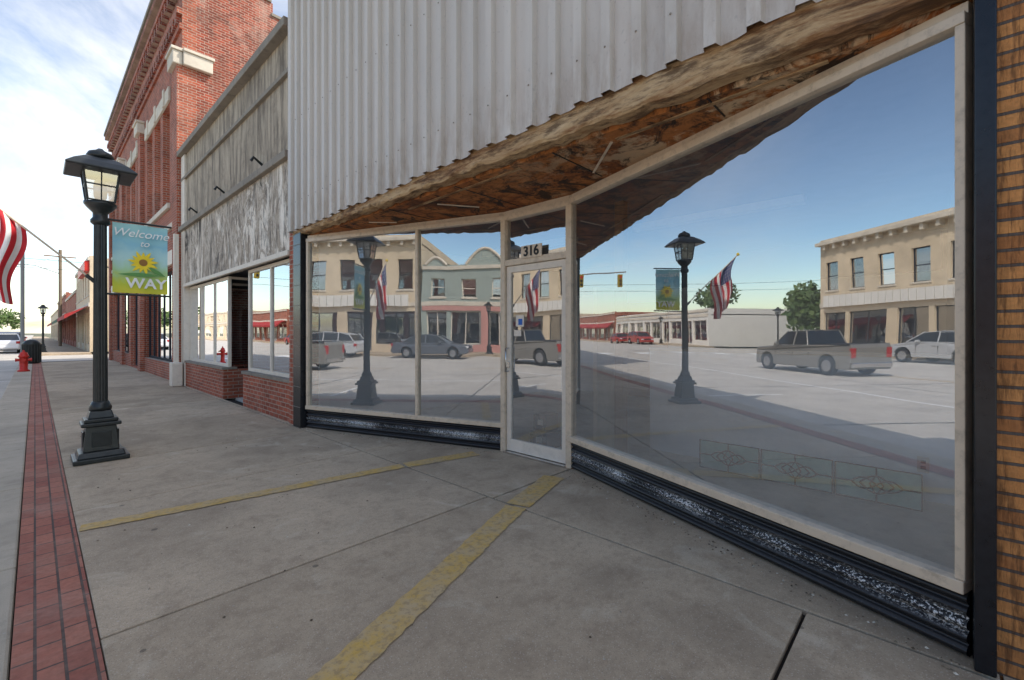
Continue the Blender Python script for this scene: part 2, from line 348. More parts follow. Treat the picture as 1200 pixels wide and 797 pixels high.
box('door_notice',3.815,3.819,3.44,3.55,1.36,1.43,m_white,SF)
m_num=plain('black_numeral',(.01,.01,.01),.5)
box('number_plate',3.76,3.768,3.09,3.39,2.235,2.375,m_alum,SF)
text('house_number','316',.15,(3.755,3.24,2.305),(math.pi/2,0,-math.pi/2),m_num,SF,bold=.004)
prism('soffit',[(2.80,-.25),(2.80,7.0),(2.83,7.0),(3.9,3.85),(3.9,2.7),(2.83,-.3)],2.83,2.88,m_soffit,SF)
segbox('head_trim',A,B,.06,ZT,2.83,m_alum,SF,off=-.02); segbox('head_trim',C,D,.06,ZT,2.83,m_alum,SF,off=-.02); box('head_trim',3.80,3.86,2.75,3.69,ZT,2.83,m_alum,SF)
for (a,b,w,mt) in [((2.95,1.75),(3.40,2.2),.018,m_alum),((3.05,4.0),(3.45,3.75),.016,m_alum),((2.95,5.3),(3.2,5.05),.016,m_alum),((2.88,2.6),(2.95,4.4),.035,m_wood),((2.85,.4),(2.93,1.7),.03,m_wood)]:
    segbox('loose_lath',a,b,w,2.820,2.829,mt,SF)
for y in (1.0,2.2,3.4,4.6,5.8):
    w=3.85 if 2.75<y<3.7 else (2.79+(3.8-2.79)*((y+.1)/2.87 if y<3 else (6.8-y)/3.05))
    box('board_seam',2.81,min(w,3.8)-.06,y-.005,y+.005,2.825,2.8298,m_num,SF)
def fz(y): return 2.90+.13*max(0,min(1,(7-y)/6.5))
N=90; v=[];f=[]
rr=random.Random(3)
for i in range(N+1):
    y=-.3+7.3*i/N; zb=2.855+rr.uniform(-.014,.012)
    zt=fz(y)+.1
    for x,z in ((2.66+rr.uniform(-.006,.006),zt),(2.655+rr.uniform(-.01,.01),zb+.02),(2.67,zb),(2.78,zb+rr.uniform(-.01,.0)),(2.805,zt)): v.append((x,y,z))
for i in range(N):
    for k in range(4): f.append((5*i+k,5*i+k+1,5*i+5+k+1,5*i+5+k))
mk('fascia_beam',v,f,m_wood,SF)
P=.225; prof=[(0,0),(.085,0),(.097,.045),(.165,.045),(.177,0)]
v=[];f=[]; y=-.34; XP=2.645; top=6.7; pts=[]
while y<7.03:
    for dy,dx in prof:
        if y+dy<=7.03: pts.append((y+dy,XP-dx))
    y+=P
pts.append((7.03,XP))
rb=0
for i,(yy,xx) in enumerate(pts):
    if i%5==0: rb=random.uniform(-.012,.012)
    zb=fz(yy)+rb+random.uniform(-.003,.003)
    v+= [(xx,yy,zb),(xx,yy,top)]
for i in range(len(pts)-1): f.append((2*i,2*i+1,2*i+3,2*i+2))
o=mk('corrugated_panel',v,f,m_steel,SF)
boxes('panel_screws',[(XP-.051,XP-.0455,-.34+P*k+.127,-.34+P*k+.137,z,z+.01) for k in range(32) for z in (3.3,4.5)],m_cap,SF)
box('panel_trim',2.60,2.70,7.03,7.06,2.9,top,m_steel,SF)
box('upper_wall',2.82,3.0,-.3,7.0,2.9,6.65,m_conw,SF)
box('parapet_cap',2.6,3.1,-.34,7.05,6.70,6.78,m_steel,SF)
box('roof_deck',3.1,20,-.3,7.0,6.2,6.3,m_cap,SF)
box('black_pier',2.66,2.80,6.75,7.02,0,2.9,m_black,SF,bevel=.008)
for i in range(9): box('pier_joint',2.655,2.66,6.755,7.015,.3*i+.3,.3*i+.306,m_cap,SF)
box('black_pier',2.66,2.80,-.19,-.125,0,2.95,m_black,SF,bevel=.006)
# interior
IN=empty('shop_interior'); IN.parent=SF
m_iw=plain('interior_white_wall',(.84,.88,.90),.7,var=.03); m_ifl=concrete('interior_floor',(.62,.61,.56),stain=(.25,.25,.23),amt=.5,spots=True)
m_beige=plain('interior_beige',(.66,.58,.46),.7); m_pl=plain('stained_wood',(.25,.13,.06),.6)
prism('floor',[(2.85,-.15),(3.86,2.72),(3.86,3.8),(2.85,6.75),(12,6.75),(12,-.15)],.001,.012,m_ifl,IN)
box('partition',4.80,4.88,-.15,2.35,.012,1.2,m_iw,IN); box('partition_cap',4.78,4.9,-.15,2.35,1.2,1.23,m_white,IN)
box('baseboard',4.785,4.80,-.15,2.35,.012,.08,m_white,IN)
box('side_wall',2.95,12,-.188,-.15,.012,3.3,m_iw,IN); box('side_wall',2.95,12,6.76,6.80,.012,3.3,m_iw,IN)
box('back_wall',9,9.1,-.2,6.8,0,3.3,m_iw,IN)
box('cornice_boxing',8.8,8.99,-.1,6.7,2.3,2.88,plain('bulkhead_blue',(.03,.07,.16),.8),IN)
box('back_door',8.93,8.99,4.0,4.95,.02,2.05,m_pl,IN)
prism('ceiling',[(2.95,-.15),(3.93,2.7),(3.93,3.85),(2.95,6.75),(12,6.75),(12,-.15)],2.9,2.93,plain('interior_ceiling',(.16,.2,.27),.9),IN)
box('wood_post',4.55,4.65,2.55,2.66,.012,2.9,m_pl,IN); box('display_side',4.2,4.6,2.67,2.72,.012,1.9,m_beige,IN)
boxes('light_fixture',[(5.6,5.75,1,3,2.8,2.88),(5.6,5.75,4,6,2.8,2.88)],m_white,IN)
box('wall_outlet',4.79,4.8,.02,.09,.3,.42,m_white,IN)
boxes('outlet_slots',[(4.787,4.79,.04,.07,.325,.35),(4.787,4.79,.04,.07,.37,.395)],m_num,IN)
LG=empty('leaded_glass_panel'); m_lg=plain('pale_green_glass',(.36,.66,.54),.25,sc=12); m_lead=plain('lead_came',(.02,.025,.02),.5,metal=.3)
for i,(a,b) in enumerate([(1.75,1.2),(1.18,.63),(.61,.06)]):
    box('pane',4.70,4.712,b,a,.02,.30,m_lg,LG)
def arc(y0,y1,z0,amp,s): return [(4.696,y0+(y1-y0)*t/12,z0+s*amp*math.sin(math.pi*t/12)) for t in range(13)]
LN=[]
for (a,b) in [(1.75,1.2),(1.18,.63),(.61,.06)]:
    w=(a-b); c=(a+b)/2; z=.16
    LN+=[arc(c,c+w*.3,z,.045,1),arc(c,c+w*.3,z,.045,-1),arc(c,c-w*.3,z,.045,1),arc(c,c-w*.3,z,.045,-1)]
    LN+=[arc(c-w*.2,c+w*.2,z,.07,1),arc(c-w*.2,c+w*.2,z,.07,-1)]
    LN+=[[(4.696,c-w*.08,z),(4.696,c,z+.08),(4.696,c+w*.08,z),(4.696,c,z-.08),(4.696,c-w*.08,z)],[(4.696,c+w*.3,z),(4.696,a,z)],[(4.696,c-w*.3,z),(4.696,b,z)],[(4.696,c,z+.07),(4.696,c,.3)],[(4.696,c,z-.07),(4.696,c,.02)]]
    LN+=[[(4.696,a,.02),(4.696,a,.3),(4.696,b,.3),(4.696,b,.02),(4.696,a,.02)]]
tubes('lead_pattern',LN,.007,m_lead,LG)
SB=empty('storage_box'); box('lower',4.1,4.4,3.3,3.55,.013,.22,m_black,SB,bevel=.01); box('upper',4.13,4.38,3.33,3.53,.223,.42,m_black,SB,bevel=.01)
for z in (.1,.3): box('label',4.09 if z<.2 else 4.12,4.099 if z<.2 else 4.129,3.37,3.45,z,z+.06,m_white,SB)

RB=empty('brown_brick_building'); box('front_wall',2.71,3.0,-9,-.193,-.1,7.5,m_bricktan,RB); box('roof',3.0,16,-9,-.33,7.1,7.2,m_cap,RB); box('side_wall',3.0,16,-.6,-.34,0,7.5,m_bricktan,RB)

# ------------------------------------------------------------------ wall with openings
def wallY(name,x0,x1,y0,y1,z0,z1,ops,mat,par):
    ysb=sorted({y0,y1}|{o[0] for o in ops}|{o[1] for o in ops}); zsb=sorted({z0,z1}|{o[2] for o in ops}|{o[3] for o in ops})
    L=[]
    for a,b in zip(ysb[:-1],ysb[1:]):
        run=None
        for c,d in zip(zsb[:-1],zsb[1:]):
            cy,cz=(a+b)/2,(c+d)/2
            if any(o[0]<cy<o[1] and o[2]<cz<o[3] for o in ops):
                if run: L.append((x0,x1,a,b,*run)); run=None
            else: run=(run[0],d) if run else (c,d)
        if run: L.append((x0,x1,a,b,*run))
    return boxes(name,L,mat,par)
def winfill(par,xg,y0,y1,z0,z1,s,frame,glass,vm=0,hm=1,fr=.06,back=True,blind=None):
    L=[(xg-.03,xg+.03,y0,y0+fr,z0,z1),(xg-.03,xg+.03,y1-fr,y1,z0,z1),(xg-.03,xg+.03,y0+fr,y1-fr,z0,z0+fr),(xg-.03,xg+.03,y0+fr,y1-fr,z1-fr,z1)]
    for i in range(vm):
        c=y0+(y1-y0)*(i+1)/(vm+1); L.append((xg-.025,xg+.025,c-fr/2,c+fr/2,z0+fr,z1-fr))
    for i in range(hm):
        c=z0+(z1-z0)*(i+1)/(hm+1); L.append((xg-.028,xg+.028,y0+fr,y1-fr,c-fr/2,c+fr/2))
    boxes('window_frame',L,frame,par)
    mk('window_glass',[(xg,y0+.01,z0+.01),(xg,y1-.01,z0+.01),(xg,y1-.01,z1-.01),(xg,y0+.01,z1-.01)],[(0,1,2,3)],glass,par)
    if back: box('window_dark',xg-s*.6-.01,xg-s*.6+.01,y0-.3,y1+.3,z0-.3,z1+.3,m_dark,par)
    if blind: box('window_blind',xg-s*.12-.004,xg-s*.12+.004,y0+.04,y1-.04,z1-(z1-z0)*blind,z1-.03,m_white,par)

# ------------------------------------------------------------------ stucco neighbour
NB=empty('stucco_storefront_building')
box('brick_pier',2.69,2.95,7.06,7.24,0,6.55,m_brickred,NB)
box('end_pier',2.69,2.95,14.35,14.74,0,6.1,m_white,NB)
box('upper_wall',2.74,2.95,7.24,14.74,4.12,6.12,m_conw,NB)
box('ledge',2.62,2.74,7.24,14.74,4.10,4.22,m_cap,NB,bevel=.01)
box('ledge',2.68,2.74,7.24,14.74,5.45,5.52,m_cap,NB)
box('cap',2.60,3.0,7.24,14.8,6.12,6.26,m_cap,NB,bevel=.01)
box('sign_panel',2.70,2.95,7.24,14.35,2.68,4.10,m_peel,NB)
box('awning_rail',2.66,2.72,7.24,14.35,2.60,2.68,m_white,NB,bevel=.005)
for y in (8.6,10.9,13.2):
    tube('bracket',[(2.74,y,4.35),(2.60,y,4.45),(2.56,y,4.38)],.025,m_iron,NB)
box('bulkhead',2.72,2.95,7.24,9.6,0,.62,m_brickred,NB); box('bulkhead',2.72,2.95,10.9,14.35,0,.62,m_brickred,NB)
box('bulkhead_sill',2.69,2.97,7.24,9.62,.62,.67,m_cap,NB); box('bulkhead_sill',2.69,2.97,10.88,14.35,.62,.67,m_cap,NB)
box('bulkhead_return',2.95,4.2,9.4,9.6,0,.62,m_brickred,NB); box('bulkhead_return',2.95,4.2,10.9,11.1,0,.62,m_brickred,NB)
winfill(NB,2.84,7.24,9.6,.67,2.60,-1,m_white,m_glass2,vm=1,hm=0,back=False)
winfill(NB,2.84,10.9,14.35,.67,2.60,-1,m_white,m_glass2,vm=2,hm=0,back=False)
for y in (9.55,10.95):
    mk('return_glass',[(2.9,y,.67),(4.2,y,.67),(4.2,y,2.6),(2.9,y,2.6)],[(0,1,2,3)],m_glass2,NB)
    box('return_frame',2.87,4.25,y-.03,y+.03,2.55,2.6,m_white,NB); box('return_frame',4.2,4.26,y-.03,y+.03,.67,2.55,m_white,NB)
box('entry_door',4.2,4.26,9.6,10.9,0,2.6,m_white,NB); box('door_panel',4.19,4.2,9.8,10.7,.2,2.1,m_dark,NB)
box('interior_back',7.0,7.1,7.2,14.7,0,3,m_beige,NB); box('interior_floor',2.95,7,7.2,14.7,-.05,.005,m_ifl,NB); box('interior_ceiling',2.96,7,7.25,14.7,2.68,2.72,m_dark,NB)
box('roof',2.95,18,7.24,14.7,5.4,5.5,m_cap,NB); box('party_wall',2.95,18,7.06,7.24,0,6.5,m_brickred,NB)
# ------------------------------------------------------------------ two storey brick building
BB=empty('two_storey_brick_building')
ops=[]
groups=[16.4,21.6,26.6]
for g0 in groups:
    for k in range(3): ops.append((g0+k*1.42,g0+k*1.42+1.0,5.2,8.2))
sops=[(15.6,21.0,.5,3.3),(21.6,24.2,.05,3.3),(24.8,30.2,.5,3.3)]
wallY('front_wall',2.72,3.05,14.76,31,0,11.5,ops+sops,m_brickred,BB)
for o_ in ops: winfill(BB,2.93,*o_,-1,m_white,m_glass2,vm=0,hm=1,blind=.45 if random.random()<.5 else None)
for o_ in sops: winfill(BB,2.9,*o_,-1,m_dark,m_glass2,vm=5 if o_[2]>.3 else 2,hm=0,fr=.07)
for g0 in groups:
    box('lintel',2.66,2.72,g0-.15,g0+4.0,8.2,8.6,m_lime,BB,bevel=.01); box('window_sill',2.64,2.72,g0-.1,g0+3.95,5.05,5.2,m_lime,BB,bevel=.01)
    boxes('window_arch_key',[(2.63,2.66,g0+.4+k*1.42,g0+.6+k*1.42,8.2,8.7) for k in range(3)],m_lime,BB)
box('sign_band',2.64,2.72,15.2,30.6,3.35,3.75,m_white,BB,bevel=.01); box('belt_course',2.66,2.72,14.9,31,4.4,4.55,m_lime,BB)
for y in (14.76,20.85,25.9,30.4): box('pilaster',2.60,2.72,y,y+.6,0,8.6,m_brickred,BB)
for y in (14.70,20.78,25.83,30.33): box('pilaster_cap',2.50,2.72,y,y+.74,8.6,8.95,m_lime,BB,bevel=.02); box('pilaster_cap_top',2.46,2.719,y-.04,y+.78,8.952,9.03,m_lime,BB,bevel=.01)
box('corner_cap_return',2.723,3.4,14.62,14.76,8.6,8.95,m_lime,BB,bevel=.02); box('corner_cap_return_top',2.723,3.44,14.58,14.76,8.952,9.03,m_lime,BB,bevel=.01)
for i,(z,x) in enumerate([(9.6,2.66),(10.0,2.60),(10.9,2.54),(11.3,2.46)]): box('cornice_band',x,2.72,14.76,31.05,z,z+.16,m_brickred if i<3 else m_brickside,BB)
boxes('cornice_dentils',[(2.60,2.72,14.9+.4*i,15.1+.4*i,9.76,10.0) for i in range(40)],m_brickside,BB)
boxes('cornice_dentils',[(2.56,2.72,14.9+.4*i,15.1+.4*i,10.65,10.9) for i in range(40)],m_brickside,BB)
box('parapet_coping',2.42,3.12,14.70,31.1,11.5,11.62,m_cap,BB)
sv=[(3.05,14.77,0),(20,14.77,0),(20,14.77,10.2),(12,14.77,10.2),(12,14.77,10.7),(7.5,14.77,10.7),(7.5,14.77,11.1),(5.0,14.77,11.1),(5.0,14.77,11.5),(3.05,14.77,11.5)]
nv=len(sv); v=sv+[(a,15.1,c) for a,b,c in sv]; mk('side_wall',v,[tuple(range(nv)),tuple(range(nv,2*nv))]+[(i,(i+1)%nv,(i+1)%nv+nv,i+nv) for i in range(nv)],m_brickside,BB)
boxes('side_coping',[(12,20,14.72,15.15,10.2,10.28),(7.45,12,14.72,15.15,10.7,10.78),(4.95,7.45,14.72,15.15,11.1,11.18),(3.13,4.95,14.72,15.15,11.5,11.6)],m_cap,BB)
box('far_side_wall',3.05,20,30.7,31,0,11,m_brickred,BB); box('roof',3.05,20,15.1,30.7,9.9,10,m_cap,BB); box('rear_wall',19.8,20.05,15.1,30.7,0,10,m_brickred,BB)
DS=empty('white_downspout'); box('pipe',2.5,2.6,14.50,14.62,.6,4.0,m_white,DS); box('boot',2.42,2.66,14.35,14.65,0,.62,m_white,DS,bevel=.02)

# ------------------------------------------------------------------ generic block building
def block(name,x0,x1,y0,y1,h,mat,side,win=None,shop=None,frame=m_white,trim=m_lime,awn=None):
    e=empty(name); xf=x0 if side<0 else x1; t=.3
    a,b=(xf,xf+t) if side<0 else (xf-t,xf)
    ops=[]
    W=y1-y0
    if win:
        n,ww,z0,z1=win
        for i in range(n):
            c=y0+W*(i+.5)/n; ops.append((c-ww/2,c+ww/2,z0,z1))
    so=[]
    if shop:
        n=shop
        for i in range(n):
            c0=y0+W*i/n+.35; c1=y0+W*(i+1)/n-.35; m_=c0+(c1-c0)*.6
            so+= [(c0,m_-.15,.55,2.9),(m_+.15,c1,.05,2.9)]
    wallY('front_wall',a,b,y0,y1,0,h,ops+so,mat,e)
    xg=xf-side*.18
    for o_ in ops:
        winfill(e,xg,*o_,side,frame,m_glass2,hm=1,blind=.4 if random.random()<.6 else None)
        xx=sorted((xf,xf+side*.06)); box('sill',xx[0],xx[1],o_[0]-.08,o_[1]+.08,o_[2]-.12,o_[2],trim,e)
    for o_ in so: winfill(e,xg,*o_,side,frame,m_glass2,vm=1,hm=0)
    xx=sorted((xf,xf+side*.12))
    box('cornice',xx[0],xx[1],y0,y1,h-.35,h-.1,trim,e,bevel=.02); box('belt',*sorted((xf,xf+side*.07)),y0,y1,3.3,3.6,trim,e)
    bx=sorted((xf-side*.3,(x1 if side<0 else x0)))
    box('body_roof',bx[0],bx[1],y0,y1,h-.8,h-.7,m_cap,e)
    box('side',bx[0],bx[1],y0,y0+.25,0,h-.1,mat,e); box('side',bx[0],bx[1],y1-.25,y1,0,h-.1,mat,e)
    if awn:
        yy0,yy1=y0+.3,y1-.3; s=side
        v=[(xf,yy0,3.4),(xf,yy1,3.4),(xf+s*1.3,yy0,2.7),(xf+s*1.3,yy1,2.7),(xf+s*1.3,yy0,2.4),(xf+s*1.3,yy1,2.4)]
        mk('awning',v,[(0,1,3,2),(2,3,5,4),(0,2,4)],awn,e)
    return e
m_cream=plain('cream_stucco',(.66,.54,.38),.8,sc=.8,var=.14,dirt=.35); m_teal=plain('grey_green_stucco',(.34,.39,.35),.8,sc=.8,var=.1,dirt=.3); m_pink=plain('pink_paint',(.55,.27,.23),.7)
m_off=plain('white_stucco',(.74,.71,.65),.8,sc=.6,var=.06,dirt=.2); m_grey=plain('grey_stucco',(.3,.3,.29),.8,sc=.8)
m_redaw=plain('red_awning',(.35,.03,.03),.7)
cb=block('cream_commercial_building',-36,-22,12.2,29.5,8.4,m_cream,1,win=(8,1.1,4.5,6.6),shop=3,frame=m_dark)
box('stone_cornice',-22,-21.5,12.2,29.5,7.9,8.15,m_lime,cb,bevel=.02); boxes('cornice_brackets',[(-22,-21.65,12.5+i*.9,12.7+i*.9,7.55,7.9) for i in range(19)],m_lime,cb)
boxes('canopy_panel',[(-21.9+.0,-21.75,13+i*.5,13.46+i*.5,3.3,4.1) for i in range(32)],m_off,cb)
tb=block('grey_green_commercial_building',-34,-22,3.2,12.1,6.2,m_teal,1,win=(4,1.0,3.9,5.2),shop=2,frame=m_white)
def arcpar(y0,y1,h,hh,par,mat):
    v=[(-22.25,y0,h)];K=14
    for i in range(K+1): v.append((-22.25,y0+(y1-y0)*i/K,h+hh*math.sin(math.pi*i/K)))
    v.append((-22.25,y1,h)); n=len(v); v2=[(-22.0,b,c) for a,b,c in v]
    mk('mission_parapet',v+v2,[tuple(range(n)),tuple(range(n,2*n))]+[(i,(i+1)%n,(i+1)%n+n,i+n) for i in range(n)],mat,par)
    tube('parapet_trim',[(-22.0,b,c) for a,b,c in v[1:-1]],.11,m_lime,par)
arcpar(6.2,9.0,6.2,1.1,tb,m_teal); arcpar(3.4,5.0,6.2,.5,tb,m_teal); arcpar(10.3,11.9,6.2,.5,tb,m_teal)
boxes('pink_storefront',[(-22,-21.93,3.3,12.0,0,.5),(-22,-21.93,3.3,12.0,2.95,3.28),(-22,-21.93,7.3,7.9,.5,2.95)],m_pink,tb)
block('brick_commercial_building',-34,-22,-10,3.1,7.2,m_brickred,1,win=(6,1.1,4,6),shop=3)
block('grey_commercial_building',-34,-22,-30,-10.1,6,m_grey,1,win=None,shop=4)
block('white_commercial_building',-40,-22,45,75,4.2,m_off,1,win=None,shop=5,awn=None)
block('red_brick_shop',-36,-22,76,100,5.2,m_brickred,1,win=None,shop=4,awn=m_redaw)
block('tan_commercial_building',-36,-22,100.5,150,6,m_cream,1,win=(12,1.2,3.9,5.2),shop=5)
fb=block('cream_corner_building',2.72,20,44.5,60,7.0,m_cream,-1,win=(6,1.2,4.2,6),shop=3,awn=m_redaw)
box('red_sign_band',2.45,2.72,44.6,52,5.9,6.6,m_red,fb)
block('brick_shop_building',2.72,20,60.5,80,5.6,m_brickred,-1,win=None,shop=4,awn=plain('green_awning',(.03,.1,.05),.7))
block('brick_row_building',2.72,20,80.5,110,6.6,m_brickside,-1,win=(9,1.2,4,5.6),shop=5,awn=m_redaw)
block('tan_row_building',2.72,20,110.5,160,5.5,m_cream,-1,win=None,shop=6)

# ------------------------------------------------------------------ street lamp
m_lg2=glassmat('lantern_glass',.25,(.85,.88,.88))
def lamp(x,y):
    e=empty('street_lamp')
    def sqs(name,w0,w1,z0,z1,bv=.01):
        h0,h1=w0/2,w1/2
        v=[(x+a*h0,y+b*h0,z0) for a,b in ((-1,-1),(1,-1),(1,1),(-1,1))]+[(x+a*h1,y+b*h1,z1) for a,b in ((-1,-1),(1,-1),(1,1),(-1,1))]
        mk(name,v,[(0,1,2,3),(4,5,6,7),(0,1,5,4),(1,2,6,5),(2,3,7,6),(3,0,4,7)],m_iron,e,bevel=bv)
    sqs('base_plinth',.46,.46,0,.05); sqs('base_step',.40,.36,.05,.11); sqs('base_body',.30,.25,.11,.38); sqs('base_cap',.33,.33,.38,.42); sqs('base_cap_upper',.28,.28,.42,.46); sqs('base_neck',.22,.18,.46,.54)
    for s in (-1,1):
        box('relief',x+s*.145-.006,x+s*.145+.006,y-.08,y+.08,.16,.32,m_iron,e,bevel=.004); box('relief',x-.08,x+.08,y+s*.145-.006,y+s*.145+.006,.16,.32,m_iron,e,bevel=.004)
    lathe('collar',[(.095,.54),(.10,.57),(.085,.61),(.07,.64)],m_iron,e,(x,y,0))
    seg=32; v=[];f=[]
    for k,(r,z) in enumerate([(.064,.63),(.056,2.66)]):
        for i in range(seg):
            a=2*math.pi*i/seg; rr=r*(1 if i%2 else .9); v.append((x+rr*math.cos(a),y+rr*math.sin(a),z))
    for i in range(seg): j=(i+1)%seg; f.append((i,j,seg+j,seg+i))
    mk('shaft',v,f,m_iron,e)
    lathe('capital',[(.065,2.60),(.085,2.62),(.085,2.65),(.065,2.68),(.065,2.73),(.11,2.78),(.14,2.82),(.14,2.845)],m_iron,e,(x,y,0))
    b,t=.11,.15; z0,z1=2.845,3.20
    cor=[(-1,-1),(1,-1),(1,1),(-1,1)]
    gv=[(x+a*b*.97,y+c*b*.97,z0) for a,c in cor]+[(x+a*t*.97,y+c*t*.97,z1) for a,c in cor]
    mk('lantern_glass',gv,[(0,1,5,4),(1,2,6,5),(2,3,7,6),(3,0,4,7)],m_lg2,e)
    for a,c in cor: tube('lantern_bar',[(x+a*b,y+c*b,z0),(x+a*t,y+c*t,z1)],.011,m_iron,e)
    for i in range(4):
        p,q=cor[i],cor[(i+1)%4]
        for zz,w in ((z0+.01,b),(z1-.005,t),((z0+z1)/2,(b+t)/2)):
            tube('lantern_rail',[(x+p[0]*w,y+p[1]*w,zz),(x+q[0]*w,y+q[1]*w,zz)],.008,m_iron,e)
        tube('lantern_mid',[(x+(p[0]+q[0])/2*b,y+(p[1]+q[1])/2*b,z0),(x+(p[0]+q[0])/2*t,y+(p[1]+q[1])/2*t,z1)],.006,m_iron,e)
    lathe('lamp_globe',[(.03,2.86),(.055,2.91),(.06,3.01),(.05,3.08),(.02,3.12)],m_white,e,(x,y,0))
    def sq4(w,z): return [(x+a*w,y+c*w,z) for a,c in cor]
    v=[];fs=[]
    for w,z in ((.285,3.16),(.29,3.18),(.22,3.25),(.14,3.31),(.10,3.33)): v+=sq4(w,z)
    for k in range(4):
        for i in range(4): fs.append((4*k+i,4*k+(i+1)%4,4*k+4+(i+1)%4,4*k+4+i))
    fs+=[(0,1,2,3),(16,17,18,19)]
    mk('lantern_roof',v,fs,m_iron,e,bevel=.006)
    lathe('finial',[(.11,3.33),(.12,3.36),(.10,3.40),(.04,3.43),(.02,3.45)],m_iron,e,(x,y,0))
    return e
LX,LY=.5,6.77
lamp(LX,LY)
lamp(LX-.1,47)
for yy in (-11,7,31,52): lamp(-19.7,yy)
m=M('banner_print',.7); x,y,z=m.sep(); n=m.noise(5,3,.5,dist=1.2)
t=m.rf(m.math('ADD',z,m.math('MULTIPLY',n,.3)),1.95,2.82)
m.col(m.ramp(t,[(.0,(.75,.62,.05)),(.20,(.55,.60,.06)),(.36,(.40,.62,.30)),(.55,(.45,.68,.66)),(.75,(.25,.52,.62)),(1,(.36,.62,.60))])); m_ban=m.m
BN=empty('street_banner')
K=8; v=[];f=[]
for i in range(K+1):
    for j in (0,1):
        xx=LX+.10+.50*i/K; v.append((xx,LY+.012*math.sin(i*1.3),1.86 if j==0 else 2.66))
for i in range(K): f.append((2*i,2*i+2,2*i+3,2*i+1))
mk('cloth',v,f,m_ban,BN,smooth=True)
for z in (1.84,2.68): tube('arm',[(LX+.05,LY,z),(LX+.64,LY,z)],.012,m_iron,BN)
m_wt=plain('banner_white',(.85,.85,.82),.6); m_yt=plain('banner_yellow',(.88,.66,.03),.6); m_dg=plain('banner_green',(.12,.30,.08),.6); m_br=plain('banner_brown',(.30,.14,.03),.6)
text('lettering','Welcome',.13,(LX+.35,LY-.02,2.55),(math.pi/2,0,0),m_wt,BN,shear=.3,bold=.0)
text('lettering','to',.10,(LX+.38,LY-.02,2.44),(math.pi/2,0,0),m_wt,BN,shear=.3,bold=.0)
text('lettering','WAY',.16,(LX+.40,LY-.026,1.97),(math.pi/2,0,0),m_wt,BN,bold=.004)
def leaf(cx,cz,L,w,ang,mat=None,dy=0):
    p=[]
    for i in range(13):
        tt=i/12; p.append((L*tt,w*math.sin(math.pi*tt)))
    for i in range(11,0,-1):
        tt=i/12; p.append((L*tt,-w*.8*math.sin(math.pi*tt)))
    ca,sa=math.cos(ang),math.sin(ang); dd=random.random()*.001
    v=[(cx+a*ca-b*sa,LY-.0205-dy-dd,cz+a*sa+b*ca) for a,b in p]
    mk('print_shape',v,[tuple(range(len(v)))],mat or m_yt,BN)
for k in range(13): leaf(LX+.37,2.22,.125 if k%2 else .145,.02,k*2*math.pi/13+.1)
vv=[(LX+.37+.04*math.cos(i*math.pi/8),LY-.0235,2.22+.04*math.sin(i*math.pi/8)) for i in range(16)]; mk('print_shape',vv,[tuple(range(16))],m_br,BN)
leaf(LX+.14,2.07,.40,.025,.02,m_dg); leaf(LX+.58,2.07,.2,.025,2.6,m_dg)
def flag(ax,ay,az,dx,dz,par_name='american_flag'):
    e=empty(par_name)
    m_r=plain('flag_red',(.55,.02,.03),.7); m_w=plain('flag_white',(.80,.78,.76),.7)
    mb=M('flag_blue',.7); tc=mb.N.new('ShaderNodeUVMap'); tc.uv_map='UVMap'
    vv=mb.vor(1.0,vec=mb.scale(tc.outputs[0],(20,14,1)),rand=0); mb.col(mb.mix(mb.math('LESS_THAN',vv,.22),(.015,.03,.14),(.75,.75,.75)))
    Ls=1.45; p=lambda s:Vector((ax+dx*s,ay,az+dz*s))
    tube('staff',[p(0),p(Ls)],.010,m_alum,e); lathe('staff_ball',[(.005,-.03),(.025,-.02),(.03,0),(.02,.025),(.004,.03)],m_yt,e,tuple(p(Ls+.02)),seg=12)
    tube('bracket',[(ax+.08,ay,az-.08),p(.08)],.02,m_iron,e)
    nh,nf=39,30; v=[];f=[];mi=[]
    for i in range(nh+1):
        s=.70+.70*i/nh
        for j in range(nf+1):
            t=j/nf; b=p(s)
            fold=.07*math.sin(i/nh*13+t*2.5)*min(1,t*2.5)
            pull=(i/nh-.5)*.30*t
            v.append((b.x-dx*pull*1.0+.03*math.sin(t*7), b.y+fold+.02*math.sin(9*t+i*.3), b.z-.88*t-(0.05*t*math.sin(i/nh*6))-dz*pull))
    for i in range(nh):
        for j in range(nf):
            f.append((i*(nf+1)+j,(i+1)*(nf+1)+j,(i+1)*(nf+1)+j+1,i*(nf+1)+j+1))
            st=i//3; mi.append(2 if (st>=6 and j<12) else (st%2))
    o=mk('cloth',v,f,m_r,e,smooth=True); me=o.data; me.materials.append(m_w); me.materials.append(mb.m)
    u=me.uv_layers.new(name='UVMap')
    for k,pl in enumerate(me.polygons):
        pl.material_index=mi[k]
        for li in pl.loop_indices:
            vi=me.loops[li].vertex_index; u.data[li].uv=(vi//(nf+1)/nh,(vi%(nf+1))/nf)
    return e
flag(LX-.06,LY,1.98,-.72,.69)
HY=empty('fire_hydrant'); hx,hy=-.28,24
lathe('barrel',[(.16,0),(.16,.05),(.11,.07),(.11,.5),(.14,.52),(.14,.56),(.12,.6),(.09,.68),(.03,.72),(.03,.77)],m_red,HY,(hx,hy,0))
for d in ((1,0),(-1,0),(0,-1)):
    tube('nozzle',[(hx,hy,.42),(hx+d[0]*.18,hy+d[1]*.18,.42)],.05,m_red,HY); tube('nozzle_cap',[(hx+d[0]*.17,hy+d[1]*.17,.42),(hx+d[0]*.21,hy+d[1]*.21,.42)],.06,m_red,HY)
TB=empty('litter_bin'); lathe('body',[(.25,0),(.28,.05),(.3,.85),(.32,.9),(.2,1.05),(.05,1.1)],m_iron,TB,(-.1,30,0),seg=16)
